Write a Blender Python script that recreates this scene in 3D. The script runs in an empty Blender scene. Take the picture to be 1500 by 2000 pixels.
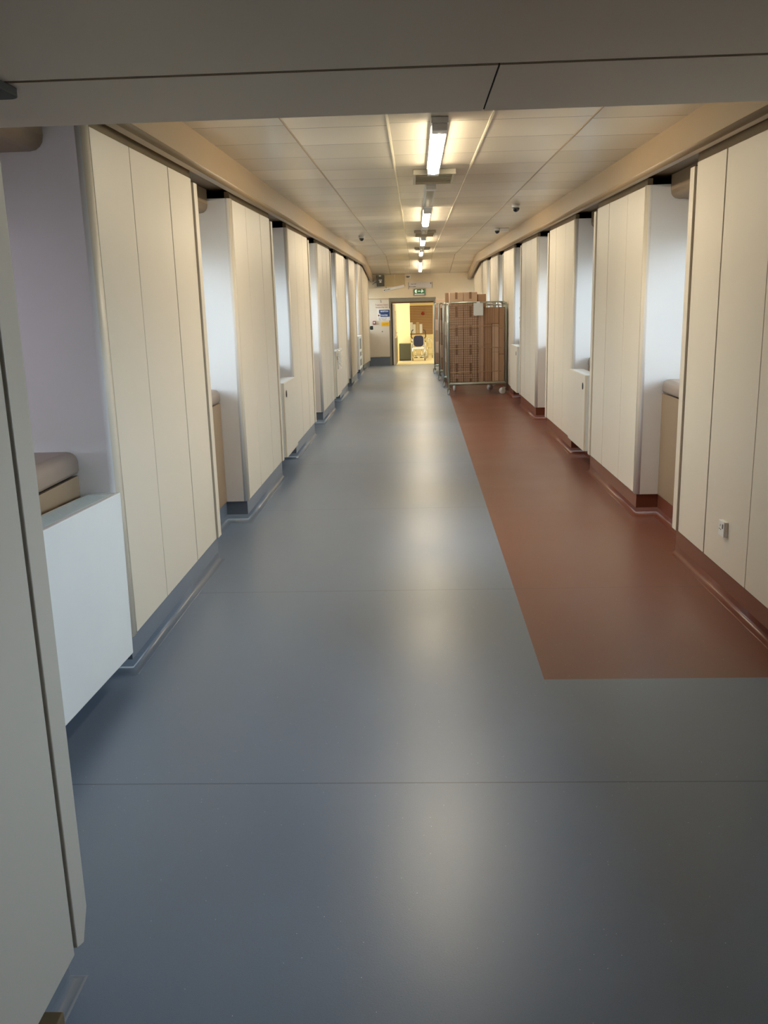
import bpy, bmesh, math, random
from mathutils import Vector, Matrix, noise
random.seed(7)
C = bpy.context.scene.collection
SC = bpy.context.scene

# ------------------------------------------------------------------ camera
F, YAW, PITCH, ROLL = 1709.13, 0.040964, -0.232543, -0.026533
EYE = Vector((0, 0, 1.7))
fw = Vector((-math.sin(YAW) * math.cos(PITCH), math.cos(YAW) * math.cos(PITCH), math.sin(PITCH)))
r0 = Vector((math.cos(YAW), math.sin(YAW), 0)); u0 = r0.cross(fw)
rt = math.cos(ROLL) * r0 + math.sin(ROLL) * u0
up = -math.sin(ROLL) * r0 + math.cos(ROLL) * u0
cam = bpy.data.cameras.new('camera'); camo = bpy.data.objects.new('camera', cam); C.objects.link(camo)
M = Matrix((rt, up, -fw)).transposed().to_4x4(); M.translation = EYE
camo.matrix_world = M
cam.sensor_fit = 'HORIZONTAL'; cam.sensor_width = 36; cam.lens = 36 * F / 1500
cam.clip_start = 0.02; cam.clip_end = 200
SC.camera = camo

# corridor section along Y (metres)
SL = 0.01086          # the ceiling rises gently against the floor
YB, YE = 23.4, 27.2   # ramp start, end wall
def zf(y): return 0.0 if y < YB else -0.032 * (y - YB)
def ztop(y):
    z = SL * min(y, YB)
    return z if y < YB else z - 0.089 * (y - YB)
def zceil(y): return 2.66 + ztop(y)
def ztopp(y): return 2.43 + SL * min(y, YB) - (0.06 * (y - YB) if y > YB else 0)

# ------------------------------------------------------------------ materials
def srgb(r, g, b):
    def c(v):
        v /= 255.0
        return v / 12.92 if v <= 0.04045 else ((v + 0.055) / 1.055) ** 2.4
    return (c(r), c(g), c(b), 1)
class NT:
    def __init__(s, name):
        s.m = bpy.data.materials.new(name); s.m.use_nodes = True
        s.t = s.m.node_tree; s.b = s.t.nodes['Principled BSDF']; s.out = s.t.nodes['Material Output']
    def n(s, typ, **kw):
        x = s.t.nodes.new(typ)
        for k, v in kw.items(): setattr(x, k, v)
        return x
    def l(s, a, b): s.t.links.new(a, b)
    def val(s, op, a, b=None, c=None):
        x = s.n('ShaderNodeMath', operation=op)
        for i, v in enumerate((a, b, c)):
            if v is None: continue
            if isinstance(v, (int, float)): x.inputs[i].default_value = v
            else: s.l(v, x.inputs[i])
        return x.outputs[0]
    def mix(s, f, a, b, typ='MIX'):
        x = s.n('ShaderNodeMix', data_type='RGBA', blend_type=typ)
        for i, v in ((0, f), (6, a), (7, b)):
            if isinstance(v, (int, float, tuple)): x.inputs[i].default_value = v
            else: s.l(v, x.inputs[i])
        return x.outputs[2]
def mat(name, col, rough=0.5, metal=0.0, var=0.06, scale=6.0, bump=0.0, bscale=80.0, spec=0.5, stretch=None, coat=0.0):
    k = NT(name); b = k.b
    tc = k.n('ShaderNodeTexCoord')
    src = tc.outputs['Object']
    if stretch:
        mp = k.n('ShaderNodeMapping'); mp.inputs['Scale'].default_value = stretch; k.l(src, mp.inputs['Vector']); src = mp.outputs[0]
    nz = k.n('ShaderNodeTexNoise'); nz.inputs['Scale'].default_value = scale; nz.inputs['Detail'].default_value = 4
    k.l(src, nz.inputs['Vector'])
    dark = tuple(c * (1 - var) for c in col[:3]) + (1,); lite = tuple(min(1, c * (1 + var)) for c in col[:3]) + (1,)
    k.l(k.mix(nz.outputs['Fac'], dark, lite), b.inputs['Base Color'])
    b.inputs['Roughness'].default_value = rough; b.inputs['Metallic'].default_value = metal
    b.inputs['Specular IOR Level'].default_value = spec; b.inputs['Coat Weight'].default_value = coat
    if bump:
        n2 = k.n('ShaderNodeTexNoise'); n2.inputs['Scale'].default_value = bscale; k.l(src, n2.inputs['Vector'])
        bp = k.n('ShaderNodeBump'); bp.inputs['Strength'].default_value = bump; bp.inputs['Distance'].default_value = 0.002
        k.l(n2.outputs['Fac'], bp.inputs['Height']); k.l(bp.outputs[0], b.inputs['Normal'])
    return k.m
def emat(name, col, strength):
    k = NT(name)
    k.b.inputs['Base Color'].default_value = (0.9, 0.9, 0.88, 1)
    k.b.inputs['Emission Color'].default_value = col; k.b.inputs['Emission Strength'].default_value = strength
    return k.m

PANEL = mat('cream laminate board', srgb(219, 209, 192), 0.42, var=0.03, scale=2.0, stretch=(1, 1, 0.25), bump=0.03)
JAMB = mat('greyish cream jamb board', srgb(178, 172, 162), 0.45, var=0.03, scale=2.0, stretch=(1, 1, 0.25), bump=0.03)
PANELW = mat('white painted mdf', srgb(228, 231, 232), 0.4, var=0.03, scale=4, bump=0.03)
REVEAL = mat('white moulded reveal', srgb(232, 232, 234), 0.38, var=0.02, scale=2)
GAP = mat('dark shadow gap', srgb(26, 19, 14), 0.9)
CAP = mat('tan panel capping', srgb(170, 150, 118), 0.5)
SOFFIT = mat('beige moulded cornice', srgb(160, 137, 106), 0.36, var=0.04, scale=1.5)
UNDER = mat('shadowed cornice underside', srgb(122, 104, 80), 0.5)  # shade under the cornice, put in as a darker brown
RAIL = mat('ceiling rail with painted glint', srgb(246, 236, 206), 0.25)  # light reflected by the two middle rails, put into a pale cream
BEIGE = mat('taupe upholstered sill', srgb(158, 142, 128), 0.42, var=0.03, scale=3, bump=0.03)
APRON = mat('taupe apron board', srgb(146, 124, 100), 0.45, var=0.03, scale=3)
DARKBEIGE = mat('brown blind housing', srgb(136, 116, 92), 0.4)
LOBBY = mat('grey beige soffit board', srgb(206, 188, 166), 0.5, var=0.03, scale=1.5)
STEEL = mat('zinc plated steel', srgb(176, 178, 164), 0.34, 0.75, scale=20)
WIRE = mat('brass tinted wire', srgb(132, 98, 74), 0.45, 0.2, scale=20)
CHROME = mat('bright chrome tube', srgb(205, 208, 208), 0.22, 0.9)
CARD = mat('brown corrugated cardboard', srgb(196, 164, 136), 0.75, var=0.08, scale=5, bump=0.1, bscale=40)
CARD2 = mat('darker brown cardboard', srgb(166, 130, 100), 0.75, var=0.08, scale=5, bump=0.1, bscale=40)
TAPE = mat('brown packing tape', srgb(142, 106, 76), 0.3)
RUBBER = mat('dark rubber', srgb(40, 38, 36), 0.6)
NYLON = mat('white nylon wheel', srgb(226, 224, 218), 0.45)
WHITEP = mat('white plastic', srgb(228, 226, 222), 0.4)
PAPER = mat('grey white paper', srgb(214, 216, 216), 0.7)
BLACKP = mat('glossy black dome', srgb(18, 17, 20), 0.08, coat=0.5)
DKGREY = mat('charcoal plastic', srgb(74, 72, 64), 0.55)
GREYMET = mat('grey painted metal', srgb(132, 130, 122), 0.45)
ENDWALL = mat('cream painted plaster', srgb(228, 212, 184), 0.55, var=0.03, scale=3)
ACCESS = mat('tan access panel', srgb(190, 170, 130), 0.5, var=0.03)
NAVY = mat('navy blue vinyl', srgb(36, 40, 66), 0.45)
SIGNBLUE = mat('blue sign face', srgb(36, 66, 118), 0.4)
YELLOW = mat('yellow warning sign', srgb(240, 184, 28), 0.45)
YDARK = mat('ochre lettering', srgb(176, 118, 10), 0.5)
REDP = mat('red call point plastic', srgb(150, 44, 38), 0.4)
GREENP = mat('dark green plastic', srgb(32, 44, 32), 0.4)
INK = mat('black ink', srgb(34, 32, 34), 0.6)
REDINK = mat('dull red ink', srgb(150, 84, 70), 0.6)
WHITEINK = mat('white lettering', srgb(232, 238, 244), 0.5)
SIGNGREY = mat('pale lilac sign face', srgb(214, 208, 208), 0.45)
EXITG = mat('green exit face', srgb(58, 122, 74), .4)
EXITW = emat('lit exit pictogram', srgb(215, 245, 205), 0.4)
OAK = mat('orange varnished oak', srgb(206, 150, 52), 0.4, scale=3, stretch=(8, 8, 1))
YWALL = mat('yellow painted wall', srgb(238, 224, 172), 0.55, var=0.03)
YFLOOR = mat('beige vinyl', srgb(216, 204, 166), 0.35)
OLIVE = mat('dark olive locker', srgb(72, 72, 54), 0.5, scale=3, stretch=(1, 1, 8))
DOORW = mat('white door leaf', srgb(240, 232, 222), 0.4)
DFRAME = mat('brown door head', srgb(108, 78, 52), 0.5)
DGREY = mat('grey door frame', srgb(132, 128, 116), 0.45)
BLACKF = mat('black door edge', srgb(32, 28, 24), 0.5)
WOOD = mat('brown timber block', srgb(104, 88, 64), 0.6, scale=4, stretch=(1, 6, 6), var=0.2)
BROWNG = mat('brown tinted glass', srgb(120, 92, 58), 0.2)
UNLIT = mat('unlit diffuser', srgb(206, 196, 172), 0.35)
LIT = emat('lit tube diffuser', (1.0, 0.855, 0.62, 1), 42.0)
LIT2 = emat('round lamp glass', (1.0, 0.92, 0.7, 1), 12.0)
WFRAME = mat('white window frame', srgb(236, 236, 236), 0.35)

def glass_mat():
    k = NT('window glass'); k.t.nodes.remove(k.b)
    tr = k.n('ShaderNodeBsdfTransparent'); tr.inputs[0].default_value = (0.94, 0.97, 0.97, 1)
    gl = k.n('ShaderNodeBsdfGlossy'); gl.inputs['Roughness'].default_value = 0.02
    fr = k.n('ShaderNodeFresnel'); fr.inputs[0].default_value = 1.45
    mx = k.n('ShaderNodeMixShader'); k.l(fr.outputs[0], mx.inputs[0]); k.l(tr.outputs[0], mx.inputs[1]); k.l(gl.outputs[0], mx.inputs[2])
    k.l(mx.outputs[0], k.out.inputs['Surface']); return k.m
GLASS = glass_mat()
def plastic_mat():
    k = NT('clear crinkled plastic')
    k.b.inputs['Base Color'].default_value = (0.86, 0.86, 0.84, 1); k.b.inputs['Roughness'].default_value = 0.12
    nz = k.n('ShaderNodeTexNoise'); nz.inputs['Scale'].default_value = 14
    k.b.inputs['Alpha'].default_value = 0.45
    bp = k.n('ShaderNodeBump'); bp.inputs['Strength'].default_value = 0.6; k.l(nz.outputs['Fac'], bp.inputs['Height']); k.l(bp.outputs[0], k.b.inputs['Normal'])
    return k.m
PLASTIC = plastic_mat()
def blind_mat():
    k = NT('mauve blind fabric')
    tl = k.n('ShaderNodeBsdfTranslucent'); tl.inputs[0].default_value = (.56, .49, .51, 1)
    k.b.inputs['Base Color'].default_value = (.5, .42, .43, 1)
    mx = k.n('ShaderNodeMixShader'); mx.inputs[0].default_value = .65; k.l(k.b.outputs[0], mx.inputs[1]); k.l(tl.outputs[0], mx.inputs[2])
    k.l(mx.outputs[0], k.out.inputs['Surface']); return k.m
BLIND = blind_mat()

def floor_mat(name, base, tint):
    k = NT(name); b = k.b
    g = k.n('ShaderNodeTexCoord'); P = g.outputs['Object']
    sep = k.n('ShaderNodeSeparateXYZ'); k.l(P, sep.inputs[0])
    # large soft wear, fine speckle
    n1 = k.n('ShaderNodeTexNoise'); n1.inputs['Scale'].default_value = 1.3; n1.inputs['Detail'].default_value = 5; k.l(P, n1.inputs['Vector'])
    n2 = k.n('ShaderNodeTexNoise'); n2.inputs['Scale'].default_value = 420; n2.inputs['Detail'].default_value = 2; k.l(P, n2.inputs['Vector'])
    d = tuple(c * 0.88 for c in base[:3]) + (1,); li = tuple(c * 1.12 for c in base[:3]) + (1,)
    c1 = k.mix(n1.outputs['Fac'], d, li)
    sp = k.val('SUBTRACT', n2.outputs['Fac'], 0.5); sp = k.val('MULTIPLY_ADD', sp, 0.55, 1.0)
    cv = k.n('ShaderNodeCombineColor')
    for i in range(3): k.l(sp, cv.inputs[i])
    c2 = k.mix(1.0, c1, cv.outputs[0], 'MULTIPLY')
    # pale scuffs and dark scratches
    n3 = k.n('ShaderNodeTexNoise'); n3.inputs['Scale'].default_value = 5.0; n3.inputs['Detail'].default_value = 9; n3.inputs['Roughness'].default_value = 0.75; k.l(P, n3.inputs['Vector'])
    sc = k.n('ShaderNodeMapRange'); sc.inputs[1].default_value = 0.66; sc.inputs[2].default_value = 0.76; sc.inputs[3].default_value = 0; sc.inputs[4].default_value = 0.35
    k.l(n3.outputs['Fac'], sc.inputs[0])
    c3 = k.mix(sc.outputs[0], c2, tuple(c * 0.72 for c in base[:3]) + (1,))
    # sheet joints every 2.2 m
    y = k.val('ADD', sep.outputs['Y'], -2.76 + 22.0)
    mod = k.val('FLOORED_MODULO', y, 2.21); dist = k.val('ABSOLUTE', k.val('SUBTRACT', mod, 0.02))
    seam = k.val('LESS_THAN', dist, 0.0035)
    c4 = k.mix(k.val('MULTIPLY', seam, 0.55), c3, (0.03, 0.03, 0.035, 1))
    # glittering safety grains
    vo = k.n('ShaderNodeTexVoronoi'); vo.inputs['Scale'].default_value = 42; k.l(P, vo.inputs['Vector'])
    gr = k.val('LESS_THAN', vo.outputs['Distance'], 0.045)
    wn = k.n('ShaderNodeSeparateColor'); k.l(vo.outputs['Color'], wn.inputs[0])
    gr = k.val('MULTIPLY', gr, k.val('GREATER_THAN', wn.outputs[0], 0.7))
    c5 = k.mix(gr, c4, (0.85, 0.86, 0.88, 1))
    k.l(c5, b.inputs['Base Color'])
    rg = k.n('ShaderNodeMapRange'); rg.inputs[3].default_value = 0.26; rg.inputs[4].default_value = 0.42
    k.l(n1.outputs['Fac'], rg.inputs[0]); k.l(rg.outputs[0], b.inputs['Roughness'])
    bp = k.n('ShaderNodeBump'); bp.inputs['Strength'].default_value = 0.25; bp.inputs['Distance'].default_value = 0.001
    n4 = k.n('ShaderNodeTexNoise'); n4.inputs['Scale'].default_value = 170; k.l(P, n4.inputs['Vector'])
    k.l(n4.outputs['Fac'], bp.inputs['Height']); k.l(bp.outputs[0], b.inputs['Normal'])
    b.inputs['Specular IOR Level'].default_value = 0.75
    return k.m
FBLUE = floor_mat('blue grey safety vinyl', srgb(113, 128, 149), 0)
FRED = floor_mat('terracotta safety vinyl', srgb(118, 71, 56), 0)
SKB = mat('blue grey vinyl skirting', srgb(104, 115, 130), 0.3, var=0.06, scale=5)
SKR = mat('terracotta vinyl skirting', srgb(114, 64, 48), 0.3, var=0.06, scale=5)

def ceil_mat():
    k = NT('satin metal ceiling tile'); b = k.b
    g = k.n('ShaderNodeTexCoord'); sep = k.n('ShaderNodeSeparateXYZ'); k.l(g.outputs['Object'], sep.inputs[0])
    xs = k.val('DIVIDE', k.val('ADD', sep.outputs['X'], 0.141 + 0.589 * 8), 0.589)
    col = k.val('FLOOR', xs)
    # columns either side are staggered a little
    ys = k.val('DIVIDE', k.val('ADD', k.val('ADD', sep.outputs['Y'], 30.0 - 5.45), k.val('MULTIPLY', k.val('SINE', k.val('MULTIPLY', col, 2.4)), 0.06)), 0.6)
    row = k.val('FLOOR', ys); fx = k.val('FRACT', xs); fy = k.val('FRACT', ys)
    sx = k.val('LESS_THAN', k.val('ABSOLUTE', k.val('SUBTRACT', fx, 0.5)), 0.488)
    sy = k.val('LESS_THAN', k.val('ABSOLUTE', k.val('SUBTRACT', fy, 0.5)), 0.492)
    cmb = k.n('ShaderNodeCombineXYZ'); k.l(col, cmb.inputs[0]); k.l(row, cmb.inputs[1])
    wn = k.n('ShaderNodeTexWhiteNoise'); wn.noise_dimensions = '2D'; k.l(cmb.outputs[0], wn.inputs['Vector'])
    base = k.mix(wn.outputs['Value'], srgb(206, 196, 178), srgb(232, 222, 204))
    inn = k.val('MULTIPLY', sx, sy)
    c = k.mix(inn, srgb(120, 108, 88), base)
    k.l(c, b.inputs['Base Color'])
    b.inputs['Metallic'].default_value = 0.35; b.inputs['Roughness'].default_value = 0.3
    # each tile sags very slightly
    h = k.val('ADD', k.val('MULTIPLY', k.val('SINE', k.val('MULTIPLY', fy, math.pi)), 0.5), k.val('MULTIPLY', inn, 0.4))
    bp = k.n('ShaderNodeBump'); bp.inputs['Strength'].default_value = 0.35; bp.inputs['Distance'].default_value = 0.012
    k.l(h, bp.inputs['Height']); k.l(bp.outputs[0], b.inputs['Normal'])
    return k.m
CEIL = ceil_mat()

# ------------------------------------------------------------------ mesh helpers
class MB:
    def __init__(s): s.v = []; s.f = []; s.mi = []; s.sm = []
    def add(s, vs, fs, mi=0, smooth=False):
        o = len(s.v); s.v += [tuple(v) for v in vs]
        for f in fs: s.f.append(tuple(i + o for i in f)); s.mi.append(mi); s.sm.append(smooth)
        return s
    def box(s, x0, x1, y0, y1, z0, z1, mi=0):
        return s.hexa([(x0, y0, z0), (x1, y0, z0), (x1, y1, z0), (x0, y1, z0), (x0, y0, z1), (x1, y0, z1), (x1, y1, z1), (x0, y1, z1)], mi)
    def hexa(s, p, mi=0):
        return s.add(p, [(3, 2, 1, 0), (4, 5, 6, 7), (0, 1, 5, 4), (1, 2, 6, 5), (2, 3, 7, 6), (3, 0, 4, 7)], mi)
    def slab(s, x0, x1, y0, y1, zb, zt, mi=0):   # zb, zt functions of y
        return s.hexa([(x0, y0, zb(y0)), (x1, y0, zb(y0)), (x1, y1, zb(y1)), (x0, y1, zb(y1)),
                       (x0, y0, zt(y0)), (x1, y0, zt(y0)), (x1, y1, zt(y1)), (x0, y1, zt(y1))], mi)
    def tube(s, pts, r, n=8, mi=0, closed=False):
        pts = [Vector(p) for p in pts]; m = len(pts); rings = []
        prev = None
        for i, p in enumerate(pts):
            if closed: t = (pts[(i + 1) % m] - pts[i - 1])
            else: t = pts[min(i + 1, m - 1)] - pts[max(i - 1, 0)]
            t.normalize()
            if prev is None:
                a = Vector((0, 0, 1)) if abs(t.z) < 0.9 else Vector((1, 0, 0))
                a = (a - t * a.dot(t)).normalized()
            else:
                a = (prev - t * prev.dot(t)).normalized()
            prev = a; b = t.cross(a)
            rad = r[i] if isinstance(r, (list, tuple)) else r
            rings.append([p + (a * math.cos(2 * math.pi * k / n) + b * math.sin(2 * math.pi * k / n)) * rad for k in range(n)])
        vs = [v for R in rings for v in R]; fs = []
        for i in range(m if closed else m - 1):
            j = (i + 1) % m
            for k in range(n): fs.append((i * n + k, i * n + (k + 1) % n, j * n + (k + 1) % n, j * n + k))
        if not closed: fs += [tuple(range(n))[::-1], tuple((m - 1) * n + k for k in range(n))]
        return s.add(vs, fs, mi, True)
    def lathe(s, prof, c, axis='Z', n=20, mi=0):  # prof: (r, h)
        vs = []; fs = []
        for (r, h) in prof:
            for k in range(n):
                a = 2 * math.pi * k / n; p = (r * math.cos(a), r * math.sin(a), h)
                if axis == 'X': p = (p[2], p[0], p[1])
                if axis == 'Y': p = (p[0], p[2], p[1])
                vs.append((c[0] + p[0], c[1] + p[1], c[2] + p[2]))
        for i in range(len(prof) - 1):
            for k in range(n): fs.append((i * n + k, i * n + (k + 1) % n, (i + 1) * n + (k + 1) % n, (i + 1) * n + k))
        fs.append(tuple(range(n))); fs.append(tuple((len(prof) - 1) * n + k for k in range(n)))
        return s.add(vs, fs, mi, True)
    def prism(s, poly, h0, h1, axis='Z', mi=0, smooth=False):   # poly 2-D extruded along axis
        def P(a, b, h):
            return {'Z': (a, b, h), 'Y': (a, h, b), 'X': (h, a, b)}[axis]
        n = len(poly); vs = [P(a, b, h0) for a, b in poly] + [P(a, b, h1) for a, b in poly]
        fs = [tuple(range(n))[::-1], tuple(range(n, 2 * n))]
        s.add(vs, fs, mi, False)
        return s.add(vs, [(i, (i + 1) % n, n + (i + 1) % n, n + i) for i in range(n)], mi, smooth)
    def loft(s, secs, mi=0, smooth=False, caps=True):
        n = len(secs[0]); vs = [p for q in secs for p in q]; fs = []
        for i in range(len(secs) - 1):
            for k in range(n): fs.append((i * n + k, i * n + (k + 1) % n, (i + 1) * n + (k + 1) % n, (i + 1) * n + k))
        if caps: fs += [tuple(range(n))[::-1], tuple((len(secs) - 1) * n + k for k in range(n))]
        return s.add(vs, fs, mi, smooth)
    def build(s, name, mats, parent=None, bevel=0, seg=2, loc=None, rot=None, autosmooth=False):
        me = bpy.data.meshes.new(name); me.from_pydata(s.v, [], s.f)
        mats = mats if isinstance(mats, (list, tuple)) else [mats]
        for m in mats: me.materials.append(m)
        me.polygons.foreach_set('material_index', s.mi); me.polygons.foreach_set('use_smooth', s.sm)
        bm = bmesh.new(); bm.from_mesh(me)
        bmesh.ops.remove_doubles(bm, verts=bm.verts, dist=1e-5)
        bmesh.ops.recalc_face_normals(bm, faces=bm.faces); bm.to_mesh(me); bm.free()
        o = bpy.data.objects.new(name, me); C.objects.link(o)
        if parent: o.parent = parent
        if loc: o.location = loc
        if rot: o.rotation_euler = rot
        if bevel:
            m = o.modifiers.new('bevel', 'BEVEL'); m.width = bevel; m.segments = seg; m.limit_method = 'ANGLE'; m.angle_limit = math.radians(40)
        return o
def tag(o, label, cat, group=None, kind=None):
    o['label'] = label; o['category'] = cat
    if group: o['group'] = group
    if kind: o['kind'] = kind
    return o
def thing(name, label, cat, loc=(0, 0, 0), rz=0, group=None, kind=None):
    o = bpy.data.objects.new(name, None); C.objects.link(o); o.empty_display_size = 0.1
    o.location = loc; o.rotation_euler = (0, 0, rz)
    return tag(o, label, cat, group, kind)
def text(s, size, m, parent, loc, rot=(math.pi / 2, 0, 0), align='LEFT', name='lettering', sx=1.0, bold=0.0):
    cu = bpy.data.curves.new('lettering', 'FONT'); cu.body = s; cu.size = size; cu.align_x = align; cu.align_y = 'CENTER'; cu.offset = bold
    t = bpy.data.objects.new('lettering_source', cu); C.objects.link(t)
    bpy.context.view_layer.update()
    me = bpy.data.meshes.new_from_object(t.evaluated_get(bpy.context.evaluated_depsgraph_get()))
    bpy.data.objects.remove(t)
    me.materials.clear(); me.materials.append(m)
    o = bpy.data.objects.new(name, me); C.objects.link(o); o.parent = parent; o.location = loc; o.rotation_euler = rot; o.scale = (sx, 1, 1)
    return o
def arc(cx, cy, r, a0, a1, n):
    return [(cx + r * math.cos(math.radians(a0 + (a1 - a0) * i / n)), cy + r * math.sin(math.radians(a0 + (a1 - a0) * i / n))) for i in range(n + 1)]
def rrect(x0, x1, y0, y1, r, n=4):
    return arc(x1 - r, y1 - r, r, 0, 90, n) + arc(x0 + r, y1 - r, r, 90, 180, n) + arc(x0 + r, y0 + r, r, 180, 270, n) + arc(x1 - r, y0 + r, r, 270, 360, n)

ORD = ['first', 'second', 'third', 'fourth', 'fifth', 'sixth', 'seventh', 'eighth', 'ninth', 'tenth']
XP = {-1: -1.38, 1: 1.725}       # panel faces
XC = {-1: -1.273, 1: 1.591}      # cornice face / ceiling edge
SIDE = {-1: 'left', 1: 'right'}
XO = {-1: -1.95, 1: 2.295}       # window plane
BAYS = [(3 * k + 0.89, 3 * k + 2.815) for k in range(1, 7)] + [(21.89, 23.2), (23.5, 26.5)]
RECS = [(1.92, 3.89)] + [(BAYS[i][1], BAYS[i + 1][0]) for i in range(7)] + [(26.5, YE)]

# ------------------------------------------------------------------ setting: floor, ceiling, cornices, outer walls
fl = MB()
xa, xb = -2.1, 2.45
fl.add([(xa, -3.5, 0), (xb, -3.5, 0), (xb, 3.77, 0), (0.564, 3.77, 0), (xa, 3.77, 0)], [(0, 1, 2, 3, 4)], 0)
fl.add([(xa, 3.77, 0), (0.564, 3.77, 0), (0.655, YB, 0), (xa, YB, 0)], [(0, 1, 2, 3)], 0)
fl.add([(0.564, 3.77, 0), (xb, 3.77, 0), (xb, YB, 0), (0.655, YB, 0)], [(0, 1, 2, 3)], 1)
ze = zf(YE + 0.2)
fl.add([(xa, YB, 0), (0.655, YB, 0), (0.67, YE + .2, ze), (xa, YE + .2, ze)], [(0, 1, 2, 3)], 0)
fl.add([(0.655, YB, 0), (xb, YB, 0), (xb, YE + .2, ze), (0.67, YE + .2, ze)], [(0, 1, 2, 3)], 1)
tag(fl.build('floor', [FBLUE, FRED]), 'blue grey vinyl corridor floor with a terracotta strip along the right', 'floor', kind='structure')

cl = MB()
YS = [1.7, YB, YE + 0.1]
for a, b in zip(YS, YS[1:]):
    x0, x1 = XC[-1] - 0.01, XC[1] + 0.01
    cl.hexa([(x0, a, zceil(a)), (x1, a, zceil(a)), (x1, b, zceil(b)), (x0, b, zceil(b)),
             (x0, a, zceil(a) + .08), (x1, a, zceil(a) + .08), (x1, b, zceil(b) + .08), (x0, b, zceil(b) + .08)])
ceil = tag(cl.build('ceiling', CEIL), 'corridor ceiling of satin cream metal tiles', 'ceiling', kind='structure')
for k, w in ((0, .0065), (1, .0065), (-1, .005), (2, .005)):
    x = -0.141 + 0.589 * k; m = MB()
    for a, b in zip(YS, YS[1:]):
        m.hexa([(x - w, a, zceil(a) - .004), (x + w, a, zceil(a) - .004), (x + w, b, zceil(b) - .004), (x - w, b, zceil(b) - .004),
                (x - w, a, zceil(a)), (x + w, a, zceil(a)), (x + w, b, zceil(b)), (x - w, b, zceil(b))])
    m.build('ceiling_rail', RAIL if w > .006 else SOFFIT, ceil)

for s in (-1, 1):
    secs = []
    for y in YS:
        dz = ztop(y); xc = XC[s]; i = -s      # i: inward direction sign
        pts = [(xc, 2.66), (xc + i * .012, 2.49)]
        cx, cz, r = xc - i * .014, 2.474, .028
        for a in (0, 20, 40, 60, 80, 90):
            pts.append((cx + i * r * math.cos(math.radians(a)), cz - r * math.sin(math.radians(a))))
        pts += [(xc - i * .06, 2.449), (xc - i * .064, 2.505), (XO[s] + s * .03, 2.505), (XO[s] + s * .03, 2.66)]
        secs.append([(x, y, z + dz) for x, z in pts])
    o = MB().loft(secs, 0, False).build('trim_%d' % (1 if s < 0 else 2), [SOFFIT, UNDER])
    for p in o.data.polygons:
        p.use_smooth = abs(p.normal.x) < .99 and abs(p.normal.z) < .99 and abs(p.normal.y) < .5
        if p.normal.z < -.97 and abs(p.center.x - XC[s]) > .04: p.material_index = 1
    tag(o, 'beige moulded cornice running along the %s wall under the ceiling' % SIDE[s], 'cornice', kind='structure')

for s in (-1, 1):
    m = MB(); x0, x1 = XO[s], XO[s] + s * .15
    ya = -3.5 if s > 0 else 1.88
    m.box(x0, x1, ya, YE + .2, -.2, 1.0); m.box(x0, x1, ya, YE + .2, 2.2, 3.2)
    prev = ya
    for (a, b) in RECS:
        m.box(x0, x1, prev, a, 1.0, 2.2); prev = b
    m.box(x0, x1, prev, YE + .2, 1.0, 2.2)
    tag(m.build('wall_' + SIDE[s], ENDWALL), '%s outer wall of the corridor pierced by the window openings' % SIDE[s], 'wall', kind='structure')

# ------------------------------------------------------------------ cladding bays
def bay(s, i, y0, y1):
    xp = XP[s]; o = s                                   # o: outward sign
    side = SIDE[s]
    zb = lambda y: .18 + zf(y); zt = ztopp
    # substrate in the gaps
    core = MB().slab(xp + o * .014, xp + o * .05, y0 + .06, y1 - .03, lambda y: zb(y) + .01, lambda y: zt(y) - .01)
    root = core.build('wall_' + side, GAP)
    tag(root, '%s cream cladding bay on the %s wall counted from the camera' % (ORD[i], side), 'wall', kind='structure')
    # rounded near corner and reveal, running back to the window
    rr = .036
    pl = [(xp, y0 + .07), (xp, y0 + rr)]
    for a in range(1, 8):
        t = math.radians(90 * a / 7); pl.append((xp + o * rr * (1 - math.cos(t)), y0 + rr * (1 - math.sin(t))))
    pl += [(XO[s], y0)]
    inner = [(XO[s], y0 + .02), (xp + o * (rr + .015), y0 + .02), (xp + o * .02, y0 + rr + .01), (xp + o * .02, y0 + .07)]
    poly = pl + inner
    lo = [(x, y, zb(y) - .004) for x, y in poly]; hi = [(x, y, zt(y) + .004) for x, y in poly]
    m = MB().loft([lo, hi]); rv = m.build('reveal', [REVEAL, PANEL], root)
    for p in rv.data.polygons:
        p.use_smooth = abs(p.normal.z) < .5 and p.area < .12
        p.material_index = 1 if abs(p.normal.x) > .55 else 0
    L = y1 - y0
    if L > 2.5: cuts = [.074, .62, 1.2, 1.8, 2.4, L - .1]
    elif L > 1.6: cuts = [.074, .615, 1.30, 1.833]
    else: cuts = [.074, .64, L - .1]
    gw = [.010, .008, .014, .017, .017, .017]
    if s > 0 and i == 0: gw[2] = .018
    for k in range(len(cuts) - 1):
        a, b = y0 + cuts[k] + gw[k] / 2, y0 + cuts[k + 1] - gw[k + 1] / 2
        MB().slab(xp, xp + o * .02, a, b, zb, zt).build('wall_board', PANEL, root, bevel=.0015, seg=1)
    a = y0 + cuts[-1] + .008
    MB().slab(xp - o * .012, xp + o * .03, a, y1, lambda y: zb(y) - .0, lambda y: zt(y) - .02).build('edge_strip', PANEL, root, bevel=.003)
    MB().slab(xp + o * .03, XO[s], y1 - .02, y1, zb, lambda y: zt(y) + .004).build('return_board', REVEAL, root)
    MB().slab(xp + o * .012, xp + o * .05, y0 + .05, y1 - .07, zt, lambda y: zt(y) + .055).build('capping_strip', CAP, root)
    return root
for s in (-1, 1):
    for i, (a, b) in enumerate(BAYS): bay(s, i, a, b)

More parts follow.
